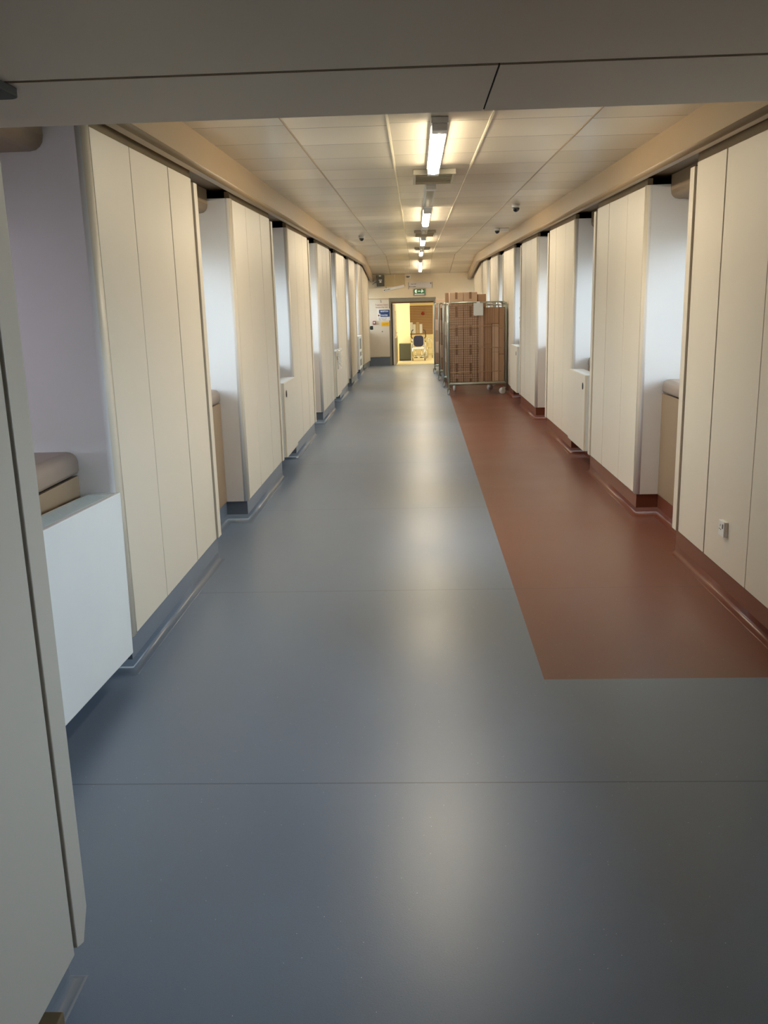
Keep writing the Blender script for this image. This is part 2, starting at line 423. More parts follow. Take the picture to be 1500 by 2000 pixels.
# ------------------------------------------------------------------ coved skirting following bays and recesses
def skirting(name, path, m, label, zofs=zf):
    R_ = .034; prof = [(0, .176), (0, R_ + .03)] + [(R_ - R_ * math.cos(math.radians(q)), R_ - (R_ - .0008) * math.sin(math.radians(q))) for q in (0, 15, 30, 45, 60, 75, 90)] + [(R_, -.02), (-.012, -.02), (-.012, .176)]
    P = [Vector(p) for p in path]; N = []
    segs = [(P[i + 1] - P[i]).normalized() for i in range(len(P) - 1)]
    nrm = [Vector((-d.y, d.x)) for d in segs]           # inward is left of travel
    secs = []
    for i, p in enumerate(P):
        if i == 0: mv = nrm[0]
        elif i == len(P) - 1: mv = nrm[-1]
        else:
            mv = nrm[i - 1] + nrm[i]; mv = mv / max(.4, mv.dot(nrm[i]))
        z0 = zofs(p.y)
        secs.append([(p.x + mv.x * d, p.y + mv.y * d, z0 + z) for d, z in prof])
    o = MB().loft(secs).build(name, m)
    for pz in o.data.polygons: pz.use_smooth = abs(pz.normal.z) < .999 and pz.center.z < 0.12 + zofs(pz.center.y) and pz.center.z > zofs(pz.center.y)
    return tag(o, label, 'skirting', kind='structure')
def wallpath(s, ys, ye, x_bay, x_rec, first=None):
    pts = []
    for (a, b) in BAYS:
        if b <= ys or a >= ye: continue
        for y, x in ((a + .015, x_rec), (a + .015, x_bay), (b - .015, x_bay), (b - .015, x_rec)): pts.append((x, y))
        if a < YB < b: pass
    return pts
xb_, xr_ = XP[-1] - .014, XP[-1] - .184
pts = [(xr_, 1.95)] + wallpath(-1, 0, 99, xb_, xr_) + [(xr_, YE)]
skirting('baseboard_left', [(x, y) for x, y in pts][::-1], SKB, 'blue grey coved vinyl skirting along the left wall') if False else None
# left wall: travel towards -Y so that inward (+X) is on the left of travel
skirting('baseboard_left', list(reversed(pts)), SKB, 'blue grey coved vinyl skirting along the left wall')
xb_, xr_ = XP[1] + .014, XP[1] + .184
ptr = [(xr_, 3.77)] + wallpath(1, 3, 99, xb_, xr_) + [(xr_, YE)]
skirting('baseboard_right', ptr, SKR, 'terracotta coved vinyl skirting along the right wall')
skirting('baseboard_right', [(xr_, -3.4), (xr_, 3.77)], SKB, 'blue grey coved skirting beside the camera on the right')

# ------------------------------------------------------------------ windows with sill, apron and blind housing
wn = 0
for s in (-1, 1):
    for i, (a, b) in enumerate(RECS):
        wn += 1; x = XO[s]; o = s
        if i == 8: b = YE - .02
        fr = MB(); t = .05
        fr.box(x, x + o * .08, a, a + t, 1.0, 2.2); fr.box(x, x + o * .08, b - t, b, 1.0, 2.2)
        fr.box(x, x + o * .08, a + t, b - t, 1.0, 1.0 + t); fr.box(x, x + o * .08, a + t, b - t, 2.2 - t, 2.2)
        if b - a > 1.5: fr.box(x + o * .01, x + o * .07, (a + b) / 2 - .025, (a + b) / 2 + .025, 1.0 + t, 2.2 - t)
        w = fr.build('window_%d' % wn, WFRAME)
        if s < 0 and i == 0: MB().box(x - o * .02, x - o * .017, a + .01, b - .01, 1.12, 2.34).build('roller_blind', BLIND, w)
        tag(w, 'white framed window in the %s recess of the %s wall from the camera' % (ORD[i], SIDE[s]), 'window', kind='structure')
        MB().box(x + o * .035, x + o * .045, a + t, b - t, 1.0 + t, 2.2 - t).build('pane', GLASS, w)
        zz = zf((a + b) / 2)
        xn = XP[s] + o * .17
        # upholstered sill with a rounded nose
        pr = [(x, 1.085), (xn + o * .05, 1.085)] + [(xn + o * (.05 - .05 * math.sin(math.radians(q))), 1.035 + .05 * math.cos(math.radians(q))) for q in (20, 40, 60, 80, 90)] + [(xn, 1.0), (xn + o * .01, .985), (x, .985)]
        sl = MB(); sl.prism([(px, pz + zz) for px, pz in pr], a + .004, b - .024 if i else b - .004, 'Y', smooth=False)
        so = sl.build('sill', BEIGE, w)
        for p in so.data.polygons: p.use_smooth = abs(p.normal.y) < .5 and p.area < .12
        MB().box(xn + o * .006, xn + o * .02, a + .004, b - .004, .176 + zz, .975 + zz).build('apron', APRON, w)
        dz = ztop((a + b) / 2)
        bh = [(x, 2.503), (x, 2.335)] + [(xn + o * (.06 - .06 * math.sin(math.radians(q))), 2.395 - .06 * math.cos(math.radians(q))) for q in (0, 25, 45, 65, 90)] + [(xn, 2.503)]
        bo = MB().prism([(px, pz + dz) for px, pz in bh], a + .004, b - .004, 'Y').build('blind_housing', DARKBEIGE, w)
        for p in bo.data.polygons: p.use_smooth = abs(p.normal.y) < .5 and p.area < .1
        la = bpy.data.lights.new('window_portal', 'AREA'); la.shape = 'RECTANGLE'; la.size = 1.1; la.size_y = (b - a) - .1
        la.cycles.is_portal = True
        lo = bpy.data.objects.new('window_portal', la); C.objects.link(lo)
        lo.location = (x + o * .1, (a + b) / 2, 1.6); lo.rotation_euler = (0, s * math.pi / 2, 0)

# ------------------------------------------------------------------ lobby portal around the camera
jm = MB(); jx = -.855
jm.box(-2.1, jx - .02, -3.5, 1.86, .18, 2.08)
jamb = jm.build('wall_left', GAP)
tag(jamb, 'cream entrance jamb at the left edge of the photo', 'wall', kind='structure')
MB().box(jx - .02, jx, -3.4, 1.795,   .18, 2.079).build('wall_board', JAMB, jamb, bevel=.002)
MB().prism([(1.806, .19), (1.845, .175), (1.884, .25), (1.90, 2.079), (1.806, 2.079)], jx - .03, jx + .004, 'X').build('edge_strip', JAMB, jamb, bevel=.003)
MB().box(-1.9, jx - .032, 1.862, 1.88, .18, 2.079).build('return_board', PANEL, jamb)
sk = skirting('baseboard_left', [(-1.5, 1.955), (-.915, 1.955), (-.915, -3.4)][::-1], SKB, 'blue grey coved skirting under the entrance jamb on the left') if False else None
skirting('baseboard_left', [(-1.55, 1.90), (-.925, 1.90), (-.925, -3.4)], SKB, 'blue grey coved skirting under the entrance jamb on the left')
lb = MB(); lb.box(-2.1, 2.45, 1.55, 1.92, 2.08, 3.25)
beam = tag(lb.build('ceiling', LOBBY), 'grey entrance soffit strip crossing the top of the photo', 'ceiling', kind='structure')
MB().box(-2.1, 2.45, 1.551, 1.92, 2.0785, 2.08).build('soffit_strip', LOBBY, beam)
beam.data.materials[0] = GAP
st = beam.children[0]; bpy.data.objects.remove(st)
MB().box(-2.1, .1425, 1.570, 1.92, 2.077, 2.082).build('soffit_board', LOBBY, beam)
MB().box(.1460, 2.45, 1.570, 1.92, 2.077, 2.082).build('soffit_board', LOBBY, beam)
ls = MB().box(-2.1, 2.45, -3.5, 1.552, 2.076, 3.25).build('ceiling', LOBBY)
tag(ls, 'grey beige lobby soffit above the camera', 'ceiling', kind='structure')
wr = MB().box(1.725, 1.9, -3.5, 1.9, .18, 2.076).build('wall_right', PANEL)
tag(wr, 'cream lobby wall on the right beside the camera', 'wall', kind='structure')
wb = MB().box(-2.1, 2.45, -3.6, -3.5, -.1, 3.2).build('wall_back', PANEL)
tag(wb, 'cream lobby wall behind the camera', 'wall', kind='structure')

# dark fitting under the soffit, timber block by the skirting
df = MB().prism([(-.85, 1.25), (-.676, 1.25)] + arc(-.694, 1.600, .018, 0, 90, 6) + [(-.85, 1.618)], 2.062, 2.079, 'Z').build('ceiling_bracket', RUBBER, bevel=.003)
tag(df, 'dark flat bracket with a rounded corner under the entrance soffit at the left edge', 'bracket')
wbk = MB().box(-.915, -.866, 1.42, 1.728, .01, .08).build('door_stop', WOOD, bevel=.004)
tag(wbk, 'brown timber door stop block at the foot of the left jamb', 'door stop')
MB().lathe([(.001, 0), (.016, 0), (.018, .003), (.016, .007), (.010, .008), (.009, .004), (.001, .004)], (-.866, 1.668, .05), 'X').build('metal_cap', CHROME, wbk)

# ------------------------------------------------------------------ radiator covers
def rad(name, s, y0, y1, z0, z1, xf, label, tilt=0, hole=True, slots=False):
    yc = (y0 + y1) / 2; L = (y1 - y0) / 2; H = z1 - z0; o = s
    root = thing(name, label, 'radiator cover', (xf, yc, z0), 0, 'boxed radiator covers in the window recesses')
    root.rotation_euler = (tilt, 0, 0)
    if slots:
        m = MB(); n = 5
        m.box(0, o * .02, -L, -L + .16, 0, H); m.box(0, o * .02, L - .16, L, 0, H)
        zs = [0.0, .06, .3, .36, .62, .68]
        m.box(0, o * .02, -L + .16, L - .16, H - .06, H)
        m.box(0, o * .02, -L + .16, L - .16, 0, .06); m.box(0, o * .02, -L + .16, L - .16, .22, .29)
        m.box(0, o * .02, -L + .16, L - .16, H * .55 - .03, H * .55 + .03)
        m.build('front_panel', PANELW, root, bevel=.004)
        MB().box(o * .021, o * .03, -L + .1, L - .1, .03, H - .03).build('grille', GREYMET, root)
    else:
        MB().box(0, o * .02, -L, L, 0, H).build('front_panel', PANELW if s < 0 and y0 < 4 else PANEL, root, bevel=.004)
    for q in (-1, 1):
        y0_, y1_ = sorted((q * L, q * (L - .018))); MB().box(o * .02, o * .13, y0_, y1_, 0, H - .001).build('side_panel', PANELW, root)
    t = MB(); t.box(o * .02, o * .15, -L + .018, L - .018, H - .02, H - .004)
    tg = t.build('top_panel', PANELW, root)
    if not hole and not slots:
        g = MB()
        for k in range(14):
            g.box(o * (.032 + .0075 * k), o * (.0355 + .0075 * k), -L + .05, L - .05, H - .004, H - .001)
        g.build('grille', mat('blue grey grille', srgb(196, 208, 214), .4), tg)
    if hole:
        MB().lathe([(.001, 0), (.034, 0), (.036, .002), (.001, .003)], (-o * .0025, -L + .11, H - .115), 'X', 24).build('finger_hole', RUBBER, root)
    return root
rad('radiator_cover', -1, 2.60, 3.835, .155, .925, -1.362, 'white boxed radiator cover low in the recess by the left jamb', tilt=-.045, hole=False)
rad('radiator_cover', -1, 8.835, 9.66, .20, .955, -1.335, 'cream radiator cover with a round finger hole on the left wall')
rad('radiator_cover', 1, 8.83, 9.75, .205, .965, 1.672, 'cream radiator cover with a round finger hole on the right wall')
rad('radiator_cover', -1, 14.835, 15.62, .2, .96, -1.335, 'far left radiator cover with clear plastic draped over it')
rad('radiator_cover', 1, 14.835, 15.75, .2, .965, 1.672, 'radiator cover beside the right end of the front roll cage')
rad('radiator_cover', -1, 20.82, 21.84, .222, .99, -1.33, 'white slotted heater cover at the far end of the left wall', hole=False, slots=True)

def crumple(name, label, cat, origin, ux, uz, w, h, amp, nx=14, nz=18, seed=0, edge=.0, fold=None):
    m = MB(); ux = Vector(ux); uz = Vector(uz); nn = ux.cross(uz).normalized(); O = Vector(origin); vs = []
    for j in range(nz + 1):
        for i in range(nx + 1):
            a, b = i / nx, j / nz
            p = O + ux * (w * a * (1 - edge * abs(b - .5) * 1.2)) + uz * (h * b)
            q = p * 7 + Vector((seed, 0, 0))
            p = p + nn * (amp * abs(noise.noise(q) + .5 * noise.noise(q * 2.3))) + uz * (amp * .6 * noise.noise(q * 1.7 + Vector((5, 2, 1))))
            if fold and p.z > fold: p = Vector((min(p.x, origin[0]) - (p.z - fold), p.y, fold + abs(p.z - fold) * .06))
            vs.append(p)
    fs = [(j * (nx + 1) + i, j * (nx + 1) + i + 1, (j + 1) * (nx + 1) + i + 1, (j + 1) * (nx + 1) + i) for j in range(nz) for i in range(nx)]
    m.add(vs, fs, 0, True)
    return tag(m.build(name, PLASTIC), label, cat)
crumple('plastic_sheet', 'crinkled clear plastic sheet draped over the far left radiator cover', 'plastic sheet', (-1.325, 14.86, .66), (0, 1, 0), (0, 0, 1), .66, .40, .04, seed=3, fold=.974)
crumple('plastic_sheet', 'crinkled clear plastic sheet hanging at the recess edge right of the cages', 'plastic sheet', (1.70, 14.79, 1.24), (.25, .95, 0), (0, 0, 1), .42, .36, .045, seed=8, edge=1.2)

# ------------------------------------------------------------------ wall socket
so = thing('wall_socket', 'white switched plug socket low on the right wall', 'socket', (1.725, 4.842, .424))
MB().box(-.018, 0, -.043, .043, -.043, .043).build('back_box', WHITEP, so, bevel=.003)
MB().box(-.025, -.018, -.044, .044, -.044, .044).build('face_plate', WHITEP, so, bevel=.003)
MB().box(-.029, -.025, -.032, -.020, .004, .030).build('rocker_switch', GREYMET, so, bevel=.001)
ph = MB()
for dy, dz, w, h in ((.014, .016, .003, .007), (.026, -.006, .006, .0025), (.002, -.006, .006, .0025)):
    ph.box(-.0256, -.025, dy - w, dy + w, dz - h, dz + h)
ph.build('pin_holes', RUBBER, so)

# ------------------------------------------------------------------ ceiling lights, vents, cameras
lights = [  # y0, y1, lit
    (5.28, 7.25, 1, 'lit strip light nearest the camera'),
    (8.15, 9.85, 0, 'unlit strip light just beyond the nearest ceiling vent'),
    (10.45, 12.65, 1, 'second lit strip light from the camera'),
    (12.95, 14.1, 0, 'unlit strip light between the second lit strip light and the far vent'),
    (15.7, 17.6, 1, 'third lit strip light from the camera'),
    (18.0, 19.5, 0, 'unlit strip light between the third and fourth lit strip lights'),
    (20.0, 22.2, 1, 'fourth lit strip light from the camera'),
    (22.4, 23.3, 0, 'unlit strip light just before the ceiling slopes down'),
    (24.2, 26.3, 1, 'lit strip light farthest from the camera above the ramp')]
LX = .155
for (a, b, lit, lab) in lights:
    yc = (a + b) / 2; L = (b - a) / 2; z = zceil(yc)
    sl = math.atan((zceil(b) - zceil(a)) / (b - a))
    t = thing('strip_light', lab, 'ceiling light', (LX, yc, z)); t.rotation_euler = (sl, 0, 0)
    t['group'] = 'strip lights along the ceiling'
    MB().box(-.05, .05, -L, L, -.035, -.001).build('light_body', WHITEP, t, bevel=.004)
    for e in (-1, 1):
        y0, y1 = sorted((e * L, e * (L - .12)))
        MB().box(-.044, .044, y0, y1, -.075, -.035).build('end_cap', WHITEP, t, bevel=.006)
    w = .037
    prof = [(-w, -.035), (-w, -.06)] + [(w * math.cos(math.radians(q)), -.06 - .018 * math.sin(math.radians(q))) for q in (160, 130, 90, 50, 20)] + [(w, -.06), (w, -.035)]
    MB().prism(prof, -L + .12, L - .12, 'Y', smooth=True).build('diffuser', LIT if lit else UNLIT, t)
def vent(y, lab, L=.34):
    z = zceil(y); t = thing('ceiling_vent', lab, 'ceiling vent', (LX + .015, y, z)); t.rotation_euler = (math.atan(SL), 0, 0)
    t['group'] = 'ceiling vents between the lights'
    f = MB(); W = .17
    f.box(-W, W, -L, -L + .03, -.04, -.001); f.box(-W, W, L - .03, L, -.04, -.001); f.box(-W, -W + .02, -L + .03, L - .03, -.04, -.001); f.box(W - .02, W, -L + .03, L - .03, -.04, -.001)
    f.build('vent_frame', UNLIT, t, bevel=.003)
    MB().box(-W + .02, W - .02, -L + .03, L - .03, -.012, -.003).build('backing', UNLIT, t)
    for k in range(6):
        y0 = -L + .08 + k * (2 * L - .12) / 6
        MB().hexa([(-W + .022, y0, -.036), (W - .022, y0, -.036), (W - .022, y0 + .05, -.014), (-W + .022, y0 + .05, -.014),
                   (-W + .022, y0, -.031), (W - .022, y0, -.031), (W - .022, y0 + .05, -.009), (-W + .022, y0 + .05, -.009)]).build('slat', UNLIT, t)
vent(7.75, 'slatted ceiling vent at the far end of the nearest strip light')
vent(14.85, 'slatted ceiling vent before the third lit strip light', .5)
vent(19.72, 'small slatted ceiling vent before the fourth lit strip light', .2)
def dome(x, y, r, lab, box=False):
    z = zceil(y); t = thing('dome_camera', lab, 'security camera', (x, y, z))
    MB().lathe([(.001, -.001), (r * 1.05, -.001), (r * 1.08, -r * .5), (r, -r * .85), (.001, -r * .86)], (0, 0, 0), 'Z', 24).build('camera_base', WHITEP, t)
    MB().lathe([(r * .93, -r * .86)] + [(r * .93 * math.cos(math.radians(q)), -r * .86 - r * 1.05 * math.sin(math.radians(q))) for q in (15, 30, 45, 60, 75, 88)], (0, 0, 0), 'Z', 24).build('camera_dome', BLACKP, t)
    if box:
        MB().box(r * 1.0, r * 4.2, -.05, .05, -.055, -.001).build('junction_box', WHITEP, t, bevel=.006)
dome(1.165, 10.55, .045, 'black dome camera on the ceiling above the right wall')
dome(-.875, 15.2, .045, 'black dome camera on the ceiling above the left wall')
dome(1.30, 14.4, .042, 'white cased dome camera with a junction box near the right cornice', True)

# ------------------------------------------------------------------ end wall
ZF = zf(YE); ZT = zceil(YE)
ew = MB(); Y = YE
ew.box(-2.1, 2.45, Y, Y + .25, 1.885, ZT + .4)                # header
ew.box(.62, 2.45, Y + .02, Y + .25, -.3, 1.885)               # right of the doorway
ew.box(-2.1, -.80, Y + .04, Y + .25, -.3, 1.885)
endw = tag(ew.build('wall_back', ENDWALL), 'cream end wall over the doorway at the far end', 'wall', kind='structure')
MB().box(-1.9, -.80, Y + .005, Y + .04, .14, 1.86).build('sign_panel', PANEL, endw, bevel=.004)
MB().box(-1.9, -.80, Y + .012, Y + .04, ZF, .13).build('kick_plate', SKB, endw)
for (a, b) in ((-.925, -.612), (-.598, -.30)):
    p = MB().box(a, b, Y - .012, Y, 2.225, 2.57).build('access_panel', ACCESS, bevel=.004)
    tag(p, ('left' if a < -.7 else 'right') + ' square tan access panel high on the end wall', 'access panel', 'access panels over the doorway')
# doorway
d = MB()
d.hexa([(-.80, Y + .03, ZF), (-.735, Y + .03, ZF), (-.735, Y + .3, ZF), (-.80, Y + .3, ZF), (-.80, Y + .03, 1.885), (-.735, Y + .03, 1.885), (-.735, Y + .3, 1.885), (-.80, Y + .3, 1.885)])
d.box(.55, .62, Y + .03, Y + .3, ZF, 1.885); d.box(-.735, .55, Y + .03, Y + .3, 1.775, 1.884)
dr = tag(d.build('door_1', DGREY), 'open white door in a grey frame at the far end of the corridor', 'door', kind='structure')
MB().box(-.735, .55, Y + .06, Y + .28, 1.725, 1.774).build('door_head', DFRAME, dr)
MB().box(-.734, -.70, Y + .06, Y + .28, ZF, 1.724).build('door_jamb', BLACKF, dr)
leaf = MB().box(0, .052, 0, .95, 0, 1.83).build('door_leaf', DOORW, dr, loc=(-.697, Y + .10, ZF + .004), rot=(0, 0, math.radians(-3)))
MB().box(.052, .057, .25, .70, .85, 1.62).build('vision_panel', BROWNG, leaf)
MB().box(.052, .056, .05, .92, .0, .80).build('kick_plate', GREYMET, leaf)
MB().tube([(.055, .85, .95), (.085, .85, .95), (.085, .75, .95)], .010).build('door_handle', CHROME, leaf)
hg = MB()
hg.box(-.012, 0, -.01, .01, .9, .96); hg.box(-.012, 0, -.01, .01, 1.15, 1.21)
hg.build('hinge', CHROME, leaf)

# ---- fittings on the end wall
sp = thing('wall_speaker', 'dark grey box speaker on a bracket high in the far left corner', 'speaker', (-1.03, Y, 2.40))
MB().box(-.115, .115, -.20, -.04, -.165, .165).build('speaker_case', DKGREY, sp, bevel=.012)
MB().box(-.02, .02, -.04, 0, -.06, .06).build('bracket', GREYMET, sp)
for q in ((-.05, .045, .005, .025), (-.03, .03, -.055, -.015), (-.045, .02, .125, .15)): MB().box(q[0], q[1], -.202, -.2, q[2], q[3]).build('label_sticker', WHITEP, sp)
MB().tube([(-.115, -.1, -.03), (-.19, -.1, -.06), (-.24, -.06, -.1)], .016).build('side_arm', GREYMET, sp)
mc = thing('bullet_camera', 'small white camera under the ceiling above the direction sign', 'security camera', (-.17, Y + .003, 2.50))
MB().box(-.03, .04, -.02, 0, -.05, .045).build('back_plate', WHITEP, mc, bevel=.004)
MB().tube([(0, -.02, 0), (-.03, -.09, -.01), (-.075, -.13, -.005)], .018).build('camera_body', DKGREY, mc)

ds = thing('direction_sign', 'pale flat direction sign above the green exit sign', 'sign', (-.192, Y, 2.16))
MB().box(0, .70, -.025, 0, 0, .168).build('sign_board', SIGNGREY, ds, bevel=.003)
MB().box(-.012, 0, -.03, 0, -.03, .175).build('end_trim', GREYMET, ds); MB().box(.70, .712, -.03, 0, 0, .175).build('end_trim', GREYMET, ds)
text('Day Centre', .034, INK, ds, (.075, -.0262, .118), bold=.0012); text('Reception', .034, INK, ds, (.075, -.0262, .046), bold=.0012)
MB().lathe([(.001, 0), (.014, 0), (.001, .001)], (.035, -.0265, .046), 'Y', 16).build('bullet_mark', INK, ds)
MB().prism([(.665, .158), (.683, .13), (.672, .13), (.672, .108), (.658, .108), (.658, .13), (.647, .13)], -.0265, -.0255, 'Y').build('arrow_mark', INK, ds)

hs = thing('hanging_sign', 'slim white sign hanging askew below the two access panels', 'sign', (-.965, Y - .03, 2.115)); hs.rotation_euler = (0, -math.radians(10.5), 0)
MB().box(0, .655, -.02, .012, -.042, .04).build('sign_board', WHITEP, hs, bevel=.004)
text('Reception', .036, INK, hs, (.075, -.0212, 0), bold=.0012)
MB().lathe([(.001, 0), (.015, 0), (.001, .001)], (.04, -.0215, 0), 'Y', 16).build('bullet_mark', INK, hs)
MB().box(.1, .115, .012, .03, .0, .09).build('hanger', GREYMET, hs)

ex = thing('exit_sign', 'green running man exit sign in a grey case over the doorway', 'sign', (-.045, Y, 1.945))
MB().box(0, .355, -.06, 0, 0, .195).build('sign_case', GREYMET, ex, bevel=.006)
MB().box(.015, .34, -.064, -.06, .06, .182).build('sign_face', EXITG, ex)
pm = MB(); yy0, yy1 = -.0665, -.0645
pm.prism([(.09, .068), (.09, .174)] + arc(.085, .121, .053, 90, 270, 8), yy0, yy1, 'Y')
pm.prism([(.125, .112), (.125, .132), (.19, .132), (.19, .142), (.21, .122), (.19, .102), (.19, .112)], yy0, yy1, 'Y')
pm.lathe([(.001, yy0), (.012, yy0), (.012, yy1), (.001, yy1)], (.25, 0, .165), 'Y', 14)
pm.prism([(.235, .15), (.262, .152), (.275, .13), (.305, .125), (.305, .113), (.272, .115), (.262, .125), (.268, .11), (.245, .075), (.232, .082), (.245, .108), (.228, .092), (.215, .098), (.235, .12)], yy0, yy1, 'Y')
pm.build('pictogram', EXITW, ex)
MB().box(.03, .325, -.062, -.06, .015, .05).build('lower_band', WHITEP, ex)

yp = Y + .005
hd = thing('wall_lettering', 'red lettering at the top of the white panel left of the doorway', 'lettering', (-1.02, yp, 1.66))
text('Treatment Centre', .052, REDINK, hd, (0, -.0015, .035), align='CENTER', bold=.001); text('Surgery Day Unit', .052, REDINK, hd, (0, -.0015, -.035), align='CENTER', bold=.001)
text('S', .11, INK, hd, (-.02, -.0015, .135), align='CENTER', name='emblem')
bs = thing('direction_sign', 'blue and white wall sign left of the doorway', 'sign', (-1.12, yp, 1.25))
MB().box(-.04, .345, -.008, 0, -.02, .33).build('sign_board', WHITEP, bs, bevel=.002)
MB().prism([(.015, .30), (.335, .30), (.335, .09), (.055, .09), (.055, .19), (.015, .19)], -.010, -.008, 'Y').build('blue_panel', SIGNBLUE, bs)
text('RECEPTION', .052, WHITEINK, bs, (.06, -.0112, .252), sx=.86, bold=.0016); text('THEATRES', .052, WHITEINK, bs, (.065, -.0112, .135), sx=.86, bold=.0016)
MB().lathe([(.001, 0), (.026, 0), (.001, .001)], (.005, -.0095, .135), 'Y', 16).build('bullet_mark', REDP, bs)
text('Recovery Unit', .042, INK, bs, (.0, -.0095, .055)); text('Main Theatre', .042, INK, bs, (.0, -.0095, .005))
ys = thing('warning_sign', 'yellow rectangular warning sign under the blue sign', 'sign', (-1.04, yp, 1.065))
MB().box(0, .235, -.008, 0, 0, .115).build('sign_board', YELLOW, ys, bevel=.003)
text('CAUTION', .04, YDARK, ys, (.1175, -.0092, .06), align='CENTER')
kh = MB().lathe([(.001, 0), (.018, 0), (.016, -.01), (.001, -.012)], (-1.02, yp, .905), 'Y', 16).build('cupboard_lock', GREYMET)
tag(kh, 'small round lock on the white panel under the yellow sign', 'lock')
rb = thing('fire_call_point', 'red fire alarm call point at the left edge of the end panel', 'alarm', (-1.255, yp, 1.175))
MB().box(-.045, .045, -.05, 0, -.05, .05).build('call_box', REDP, rb, bevel=.006)
MB().box(-.025, .025, -.053, -.05, -.025, .025).build('break_glass', WHITEP, rb)
gb = thing('door_release', 'dark green door release box in the far left corner', 'switch', (-1.33, YE - .25, 1.03))
MB().box(-.045, .045, -.045, .0, -.055, .055).build('release_box', GREENP, gb, bevel=.005)
MB().box(-.02, .02, -.05, -.045, -.02, .02).build('push_pad', DKGREY, gb)
MB().box(-.30, -.045, -.03, -.005, -.02, .02).build('mounting_arm', GREYMET, gb)

# ------------------------------------------------------------------ room beyond the doorway
RY, RZ = 33.0, -.12
m = MB(); m.box(-3, 3.2, YE + .2, RY, RZ - .1, RZ); tag(m.build('floor', YFLOOR), 'beige vinyl floor of the room beyond the doorway', 'floor', kind='structure')
m = MB(); m.box(-3, 3.2, YE + .25, RY, 2.2, 2.3); tag(m.build('ceiling', YWALL), 'ceiling of the room beyond the doorway', 'ceiling', kind='structure')
m = MB(); m.box(-3.1, -3, YE + .2, RY, RZ, 2.3); tag(m.build('wall_left', YWALL), 'left wall of the room beyond the doorway', 'wall', kind='structure')
m = MB(); m.box(3.2, 3.3, YE + .2, RY, RZ, 2.3); tag(m.build('wall_right', YWALL), 'right wall of the room beyond the doorway', 'wall', kind='structure')
m = MB(); m.box(-3, 3.2, RY, RY + .1, RZ, 2.3); tag(m.build('wall_back', YWALL), 'far wall of the room beyond the doorway', 'wall', kind='structure')
m = MB(); m.box(-3, -.19, 29.75, 29.9, RZ, 2.2); tag(m.build('wall_back', YWALL), 'yellow partition wall seen through the left of the doorway', 'wall', kind='structure')
lk = thing('locker', 'dark olive low locker against the yellow partition', 'cabinet', (-.36, 29.5, RZ))
MB().box(-.2, .19, -.2, .24, .03, .55).build('carcass', OLIVE, lk, bevel=.006)
MB().box(-.19, .18, -.215, -.2, .06, .53).build('locker_door', OLIVE, lk, bevel=.004)
MB().box(-.2, .19, -.19, .24, 0, .03).build('plinth', RUBBER, lk)
pst = MB().box(-.645, -.585, 28.75, 28.83, RZ, .72).build('timber_post', OAK, bevel=.006)
tag(pst, 'short orange timber post beside the open door leaf', 'post')
nb = thing('wall_rack', 'large brown slatted board on the far wall behind the chair', 'rack', (.17, RY, 1.1))
B = MB(); B.box(-.38, .46, -.03, 0, -.5, .53); B.build('backing_board', mat('brown board', srgb(140, 104, 66), .6), nb)
sm = MB()
for k in range(17): sm.box(-.37, .45, -.05, -.03, -.47 + .058 * k, -.44 + .058 * k)
sm.build('slats', mat('tan slat', srgb(178, 146, 104), .5), nb)
for q, (dx, c, w) in enumerate(((-.33, PANELW, .05), (-.22, PANELW, .05), (-.10, ACCESS, .05), (.02, PANELW, .05))):
    lf = MB().box(.17 + dx - w, .17 + dx + w, RY - .075, RY - .048, .64, 1.04 - .07 * (q % 2)).build('leaflet', c)
    tag(lf, ['leftmost pale leaflet bundle on the slatted board', 'second pale leaflet bundle on the slatted board', 'tan leaflet bundle on the slatted board', 'narrow white leaflet bundle on the slatted board'][q], 'leaflet', 'leaflets on the slatted board')
rs = MB().lathe([(.001, 0), (.055, 0), (.06, -.012), (.001, -.014)], (.27, RY - .048, 1.35), 'Y', 18).build('notice_badge', REDP)
tag(rs, 'red round badge near the top of the slatted board', 'badge')
rl = thing('round_ceiling_light', 'lit round ceiling light in the room beyond the doorway', 'ceiling light', (.23, 30.4, 2.202))
MB().lathe([(.001, -.001), (.17, -.001), (.17, -.03), (.001, -.031)], (0, 0, 0), 'Z', 24).build('light_base', WHITEP, rl)
MB().lathe([(.155, -.031), (.15, -.07), (.10, -.10), (.001, -.105)], (0, 0, 0), 'Z', 24).build('diffuser', LIT2, rl)
al = bpy.data.lights.new('room_lamp', 'AREA'); al.shape = 'DISK'; al.size = .3; al.energy = 18; al.color = (1, .88, .62)
ao = bpy.data.objects.new('room_lamp', al); C.objects.link(ao); ao.location = (.23, 30.4, 2.06)
al = bpy.data.lights.new('room_lamp', 'AREA'); al.shape = 'DISK'; al.size = .5; al.energy = 20; al.color = (1, .88, .6)
ao = bpy.data.objects.new('room_lamp', al); C.objects.link(ao); ao.location = (-.5, 28.6, 2.15)

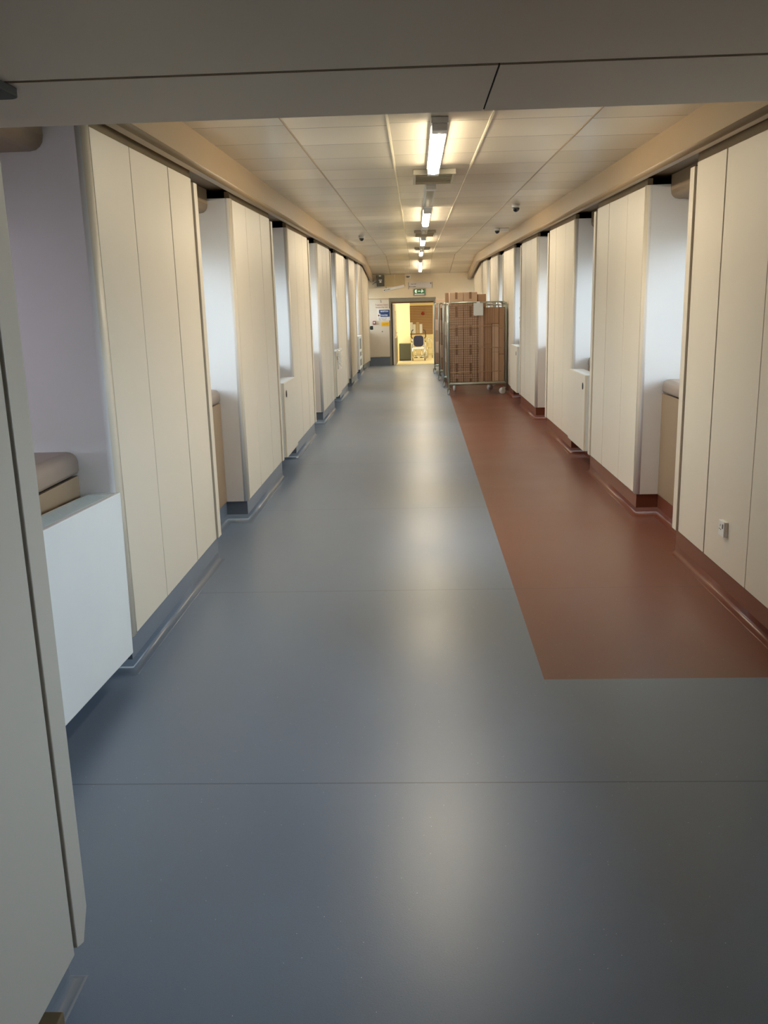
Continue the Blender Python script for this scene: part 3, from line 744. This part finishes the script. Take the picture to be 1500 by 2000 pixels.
# wheeled commode chair
ch = thing('wheeled_chair', 'wheeled attendant chair with navy back and white seat beyond the doorway', 'chair', (.085, 29.35, RZ))
back = rrect(-.165, .165, .44, .80, .10, 6)
MB().prism(back, .17, .225, 'Y').build('backrest', NAVY, ch, bevel=.012)
MB().prism(rrect(-.19, .19, -.24, .20, .07, 5), .375, .42, 'Z').build('seat', WHITEP, ch, bevel=.012)
for sx in (-1, 1):
    x = sx * .20
    f = MB(); f.tube([(x, .24, .08), (x, .22, .40), (x, .24, .72)], .013); f.tube([(x, .24, .10), (x, -.22, .10), (x, -.24, .40), (x, .21, .40)], .013)
    f.build('side_frame', CHROME, ch)
    MB().tube([(x, .24, .70), (sx * .24, .25, .76), (sx * .22, .30, .95), (sx * .17, .33, .99)], .018).build('push_handle', RUBBER, ch)
    a = MB(); a.tube([(sx * .22, .21, .60), (sx * .22, -.16, .60), (sx * .22, -.18, .42)], .011); ar = a.build('armrest', CHROME, ch)
    MB().tube([(sx * .22, .10, .612), (sx * .22, -.16, .612)], .02).build('arm_pad', RUBBER, ar)
    ftb = MB().tube([(sx * .1, -.22, .36), (sx * .1, -.32, .13)], .011).build('foot_hanger', CHROME, ch)
    MB().box(sx * .1 - .06, sx * .1 + .06, -.42, -.30, .10, .12).build('footrest', RUBBER, ftb, bevel=.006)
    for y in (-.22, .24):
        MB().lathe([(.001, -.012), (.045, -.012), (.05, -.006), (.05, .006), (.045, .012), (.001, .012)], (x, y, .05), 'X', 16).build('castor', RUBBER, ch)
MB().tube([(-.2, .24, .42), (.2, .24, .42)], .012).build('cross_bar', CHROME, ch); MB().tube([(-.2, -.22, .12), (.2, -.22, .12)], .012).build('cross_bar', CHROME, ch)
# second folded frame beside it
wk = thing('walking_frame', 'pale tubular wheeled frame standing right of the navy chair', 'walking aid', (.47, 30.3, RZ))
f = MB(); f.tube([(-.08, .1, .05), (-.07, .1, .55), (-.03, .1, .66), (.03, .1, .66), (.07, .1, .55), (.08, .1, .05)], .012); f.tube([(-.07, .1, .35), (.07, .1, .35)], .01)
f.tube([(-.07, .1, .5), (-.13, -.2, .05)], .012); f.build('frame', CHROME, wk)
for x, y in ((-.08, .1), (.08, .1), (-.13, -.2)):
    MB().lathe([(.001, -.011), (.04, -.011), (.045, 0), (.04, .011), (.001, .011)], (x, y, .045), 'X', 14).build('castor', RUBBER, wk)

# ------------------------------------------------------------------ roll cages
def castor(parent, x, y, z, rz, n=18):
    e = MB()
    e.box(-.035, .035, -.035, .035, -.012, 0); e.hexa([(-.026, -.03, -.012), (-.020, -.03, -.012), (-.020, .03, -.012), (-.026, .03, -.012), (-.026, .025, -.085), (-.020, .025, -.085), (-.020, .05, -.085), (-.026, .05, -.085)])
    e.hexa([(.020, -.03, -.012), (.026, -.03, -.012), (.026, .03, -.012), (.020, .03, -.012), (.020, .025, -.085), (.026, .025, -.085), (.026, .05, -.085), (.020, .05, -.085)])
    c = e.build('castor', STEEL, parent, loc=(x, y, z), rot=(0, 0, rz))
    R = z - .082 + .0
    r = .062
    MB().lathe([(.001, -.016), (r * .6, -.017), (r * .62, -.012), (r * .9, -.015), (r, -.008), (r, .008), (r * .9, .015), (r * .62, .012), (r * .6, .017), (.001, .016)], (0, .036, r - z), 'X', n).build('wheel', NYLON, c)
    return c
def rollcage(label, x, y, rz, w=1.07, d=.74, h=1.70, front=True, z=0):
    t = thing('roll_cage', label, 'roll cage', (x, y, z), rz, 'steel roll cages parked in a row on the right')
    zb = .205
    base = MB(); rb = .019
    base.tube([(0, 0, zb), (w, 0, zb)], rb); base.tube([(0.03, 0, zb), (.14, d, zb)], rb); base.tube([(w - .03, 0, zb), (w - .2, d, zb)], rb); base.tube([(0, d, zb), (w, d, zb)], rb)
    for k in range(9): base.tube([(.12 + k * (w - .24) / 8, 0, zb + .01), (.12 + k * (w - .24) / 8, d, zb + .01)], .006, 6)
    base.build('base_frame', STEEL, t)
    MB().box(.02, w - .02, -.012, .012, zb - .025, zb + .03).build('front_rail', STEEL, t, bevel=.008)
    for px, py in ((0, 0), (w, 0), (0, d), (w, d)):
        lo = .13 if py == 0 else .19
        MB().tube([(px, py, lo), (px, py, h - .06), (px + (.012 if px == 0 else -.012), py, h - .02), (px + (.05 if px == 0 else -.05), py, h)], .016).build('post', STEEL, t)
    tr = MB(); tr.tube([(.045, 0, h), (w - .045, 0, h)], .014)
    tr.build('top_rail', STEEL, t)
    tb = MB(); tb.tube([(.045, d, h), (w - .045, d, h)], .014); tb.build('top_rail', STEEL, t)
    # side meshes
    for px in (0, w):
        g = MB(); g.tube([(px, .03, h - .02), (px, d - .03, h - .02)], .013)
        for k in range(1, 10): g.tube([(px, k * d / 10, zb), (px, k * d / 10, h - .02)], .0035, 5)
        for k in range(22): g.tube([(px, 0, zb + .06 + k * .065), (px, d, zb + .06 + k * .065)], .003, 5)
        g.build('side_mesh', STEEL, t)
    if front:
        g = MB(); yy = -.012
        n = 13
        for k in range(n + 1): g.tube([(.02 + k * .042, yy, zb + .03), (.02 + k * .042, yy, h)], .003, 4)
        for k in range(int((h - zb) / .042)): g.tube([(.02, yy, zb + .05 + k * .042), (.02 + n * .042, yy, zb + .05 + k * .042)], .003, 4)
        for k in range(7): g.tube([(.60 + k * .042, yy, zb + .03), (.60 + k * .042, yy, h - .1)], .003, 4)
        g.build('front_mesh', WIRE, t); g = MB()
        for zz in (.42, .86, 1.255): g.tube([(.02, yy - .004, zz), (w - .09, yy - .004, zz + .012)], .006, 6)
        g.build('front_bars', mat('tan rod', srgb(190, 156, 118), .4, .4), t)
    bk = MB()
    for k in range(13): bk.tube([(k * w / 12, d, zb), (k * w / 12, d, h)], .003, 5)
    for k in range(8): bk.tube([(0, d, zb + .1 + k * .19), (w, d, zb + .1 + k * .19)], .003, 5)
    bk.build('back_mesh', STEEL, t)
    castor(t, .0, .0, .13, math.radians(20)); castor(t, w - .03, .0, .13, math.radians(70))
    castor(t, .145, d - .02, .19, math.radians(15)); castor(t, w - .21, d - .02, .19, math.radians(60))
    return t
cages = [(.612, 16.72, 0, 'front roll cage fully packed with taped cartons'),
         (.575, 18.35, -.02, 'second roll cage from the front, right behind the first'),
         (.525, 20.0, -.02, 'third roll cage from the front in the parked row'),
         (.455, 22.0, -.02, 'rearmost roll cage of the parked row')]
for k, (x, y, rz, lab) in enumerate(cages): rollcage(lab, x, y, rz, front=(k == 0), d=.74 if k < 3 else 1.15)

def carton(x0, x1, y0, y1, z0, z1, label, group, tape=True, m=CARD):
    t = thing('cardboard_box', label, 'box', ((x0 + x1) / 2, y0, z0), 0, group)
    w = (x1 - x0) / 2; d = y1 - y0; h = z1 - z0
    MB().box(-w, w, 0, d, 0, h).build('carton', m, t, bevel=.006)
    if tape:
        MB().box(-.022, .022, -.0015, .0005, h - .12, h + .0015).build('packing_tape', TAPE, t)
        MB().box(-.022, .022, -.0015, .0005, 0, .07).build('packing_tape', TAPE, t)
    return t
X0, Y0 = .612, 16.72
g1 = 'cartons packed in the front roll cage'
rows = [(.235, .515, 'bottom row'), (.517, .862, 'second row up'), (.864, 1.21, 'third row up'), (1.212, 1.558, 'fourth row up')]
cols = [(.022, .277, 'leftmost'), (.282, .537, 'second from left')]
for zr0, zr1, rn in rows:
    for c0, c1, cn in cols:
        carton(X0 + c0, X0 + c1, Y0 + .012, Y0 + .36, zr0, zr1, 'brown taped carton, %s of the %s in the front cage' % (cn, rn), g1)
for (c0, c1, cn), lab in zip(cols, ('left', 'right')):
    carton(X0 + c0, X0 + c1, Y0 + .035, Y0 + .36, 1.56, 1.885, 'top %s taped carton rising above the rim of the front cage' % lab, g1)
carton(X0 + .545, X0 + .70, Y0 + .05, Y0 + .36, 1.602, 1.845, 'smaller brown carton rising above the rim at the right of the top pair', g1, False, CARD2)
for z0, z1, rn in ((.235, .53, 'bottom'), (.532, .90, 'lower middle'), (.902, 1.60, 'upper tall')):
    carton(X0 + .545, X0 + .66, Y0 + .014, Y0 + .36, z0, z1, 'narrow carton in the middle column of the front cage, %s' % rn, g1, False)
for z0, z1, rn in ((.235, .93, 'lower'), (.932, 1.30, 'middle'), (1.302, 1.60, 'upper wide')):
    carton(X0 + .667, X0 + (.80 if z0 < 1.3 else .935), Y0 + .02, Y0 + .5, z0, z1, 'plain %s carton right of centre in the front cage' % rn, g1, False, CARD2)
for z0, z1, rn in ((.235, .78, 'lower'), (.782, 1.30, 'upper')):
    carton(X0 + .806, X0 + .935, Y0 + .03, Y0 + .5, z0, z1, 'plain %s carton one from the right side of the front cage' % rn, g1, False)
for z0, z1, rn in ((.235, .74, 'bottom'), (.742, 1.22, 'middle'), (1.222, 1.60, 'top')):
    carton(X0 + .94, X0 + 1.045, Y0 + .03, Y0 + .5, z0, z1, 'plain carton against the right side of the front cage, %s one' % rn, g1, False, CARD2)
pc = MB().box(X0 + .462, X0 + .640, Y0 - .026, Y0 - .022, 1.46, 1.685).build('paper_card', PAPER); tag(pc, 'grey white paper card hung on the front cage', 'card')
MB().box(X0 + .52, X0 + .58, Y0 - .024, Y0 - .018, 1.68, 1.715).build('card_hook', PAPER, pc)
# crumpled white film on top at the right
fv = MB(); vs = []; nx, ny = 14, 8
for j in range(ny + 1):
    for i in range(nx + 1):
        x = X0 + .72 + .30 * i / nx; y = Y0 + .03 + .3 * j / ny
        vs.append((x, y, 1.635 + .045 * abs(noise.noise(Vector((x * 14, y * 14, 1)))) + .02 * noise.noise(Vector((x * 30, y * 30, 4)))))
fv.add(vs, [(j * (nx + 1) + i, j * (nx + 1) + i + 1, (j + 1) * (nx + 1) + i + 1, (j + 1) * (nx + 1) + i) for j in range(ny) for i in range(nx)], 0, True)
tag(fv.build('plastic_film', WHITEP), 'crumpled white film on the cartons at the top right of the front cage', 'plastic film')

for k, (cx, cy, rz, nm, d) in enumerate(((.575, 18.35, 0, 'second', .74), (.525, 20.0, 0, 'third', .74), (.455, 22.0, 0, 'rearmost', 1.15))):
    n = 5; hh = (1.60 - .235) / n
    for r in range(n):
        for q in range(1 if d < 1 else 2):
            y0 = cy + .03 + q * .55
            carton(cx + .035, cx + .44, y0, y0 + (.68 if d < 1 else .52), .235 + r * hh, .235 + (r + 1) * hh - .003,
                   'brown carton in the %s roll cage, %s layer%s' % (nm, ['lowest', 'second', 'middle', 'fourth', 'top'][r], '' if d < 1 else (' near half' if q == 0 else ' far half')), 'cartons in the rear cages', False, CARD if (r + q) % 2 else CARD2)
carton(.62, .80, 18.42, 18.9, 1.603, 1.90, 'dark brown carton standing on top of the second cage load', 'cartons in the rear cages', False, CARD2)
carton(.50, .72, 22.05, 22.5, 1.603, 1.80, 'open brown carton on top of the rearmost cage load', 'cartons in the rear cages', False, CARD)

# ------------------------------------------------------------------ light
w = bpy.data.worlds.new('world'); SC.world = w; w.use_nodes = True
nt = w.node_tree; bg = nt.nodes['Background']
tc = nt.nodes.new('ShaderNodeTexCoord'); sx = nt.nodes.new('ShaderNodeSeparateXYZ'); rp = nt.nodes.new('ShaderNodeValToRGB')
nt.links.new(tc.outputs['Generated'], sx.inputs[0])
mr = nt.nodes.new('ShaderNodeMapRange'); mr.inputs[1].default_value = -1; mr.inputs[2].default_value = 1
nt.links.new(sx.outputs['Z'], mr.inputs[0]); nt.links.new(mr.outputs[0], rp.inputs[0])
rp.color_ramp.elements[0].position = .46; rp.color_ramp.elements[0].color = (.25, .26, .25, 1)
rp.color_ramp.elements[1].position = .56; rp.color_ramp.elements[1].color = (.80, .90, 1.0, 1)
nt.links.new(rp.outputs[0], bg.inputs['Color']); bg.inputs['Strength'].default_value = 10.0

lp = bpy.data.lights.new('lobby_fill', 'AREA'); lp.shape = 'RECTANGLE'; lp.size = 1.2; lp.size_y = .6; lp.energy = 6; lp.color = (1, .93, .82)  # unseen fill light added behind the camera to brighten the foreground
lo = bpy.data.objects.new('lobby_fill', lp); C.objects.link(lo); lo.location = (-.1, -1.6, 2.06)

SC.view_settings.view_transform = 'Standard'; SC.view_settings.look = 'None'; SC.view_settings.exposure = 0.75
SC.cycles.max_bounces = 10; SC.cycles.diffuse_bounces = 6; SC.cycles.sample_clamp_indirect = 6; SC.cycles.use_denoising = True
SC.cycles.caustics_reflective = False; SC.cycles.caustics_refractive = False
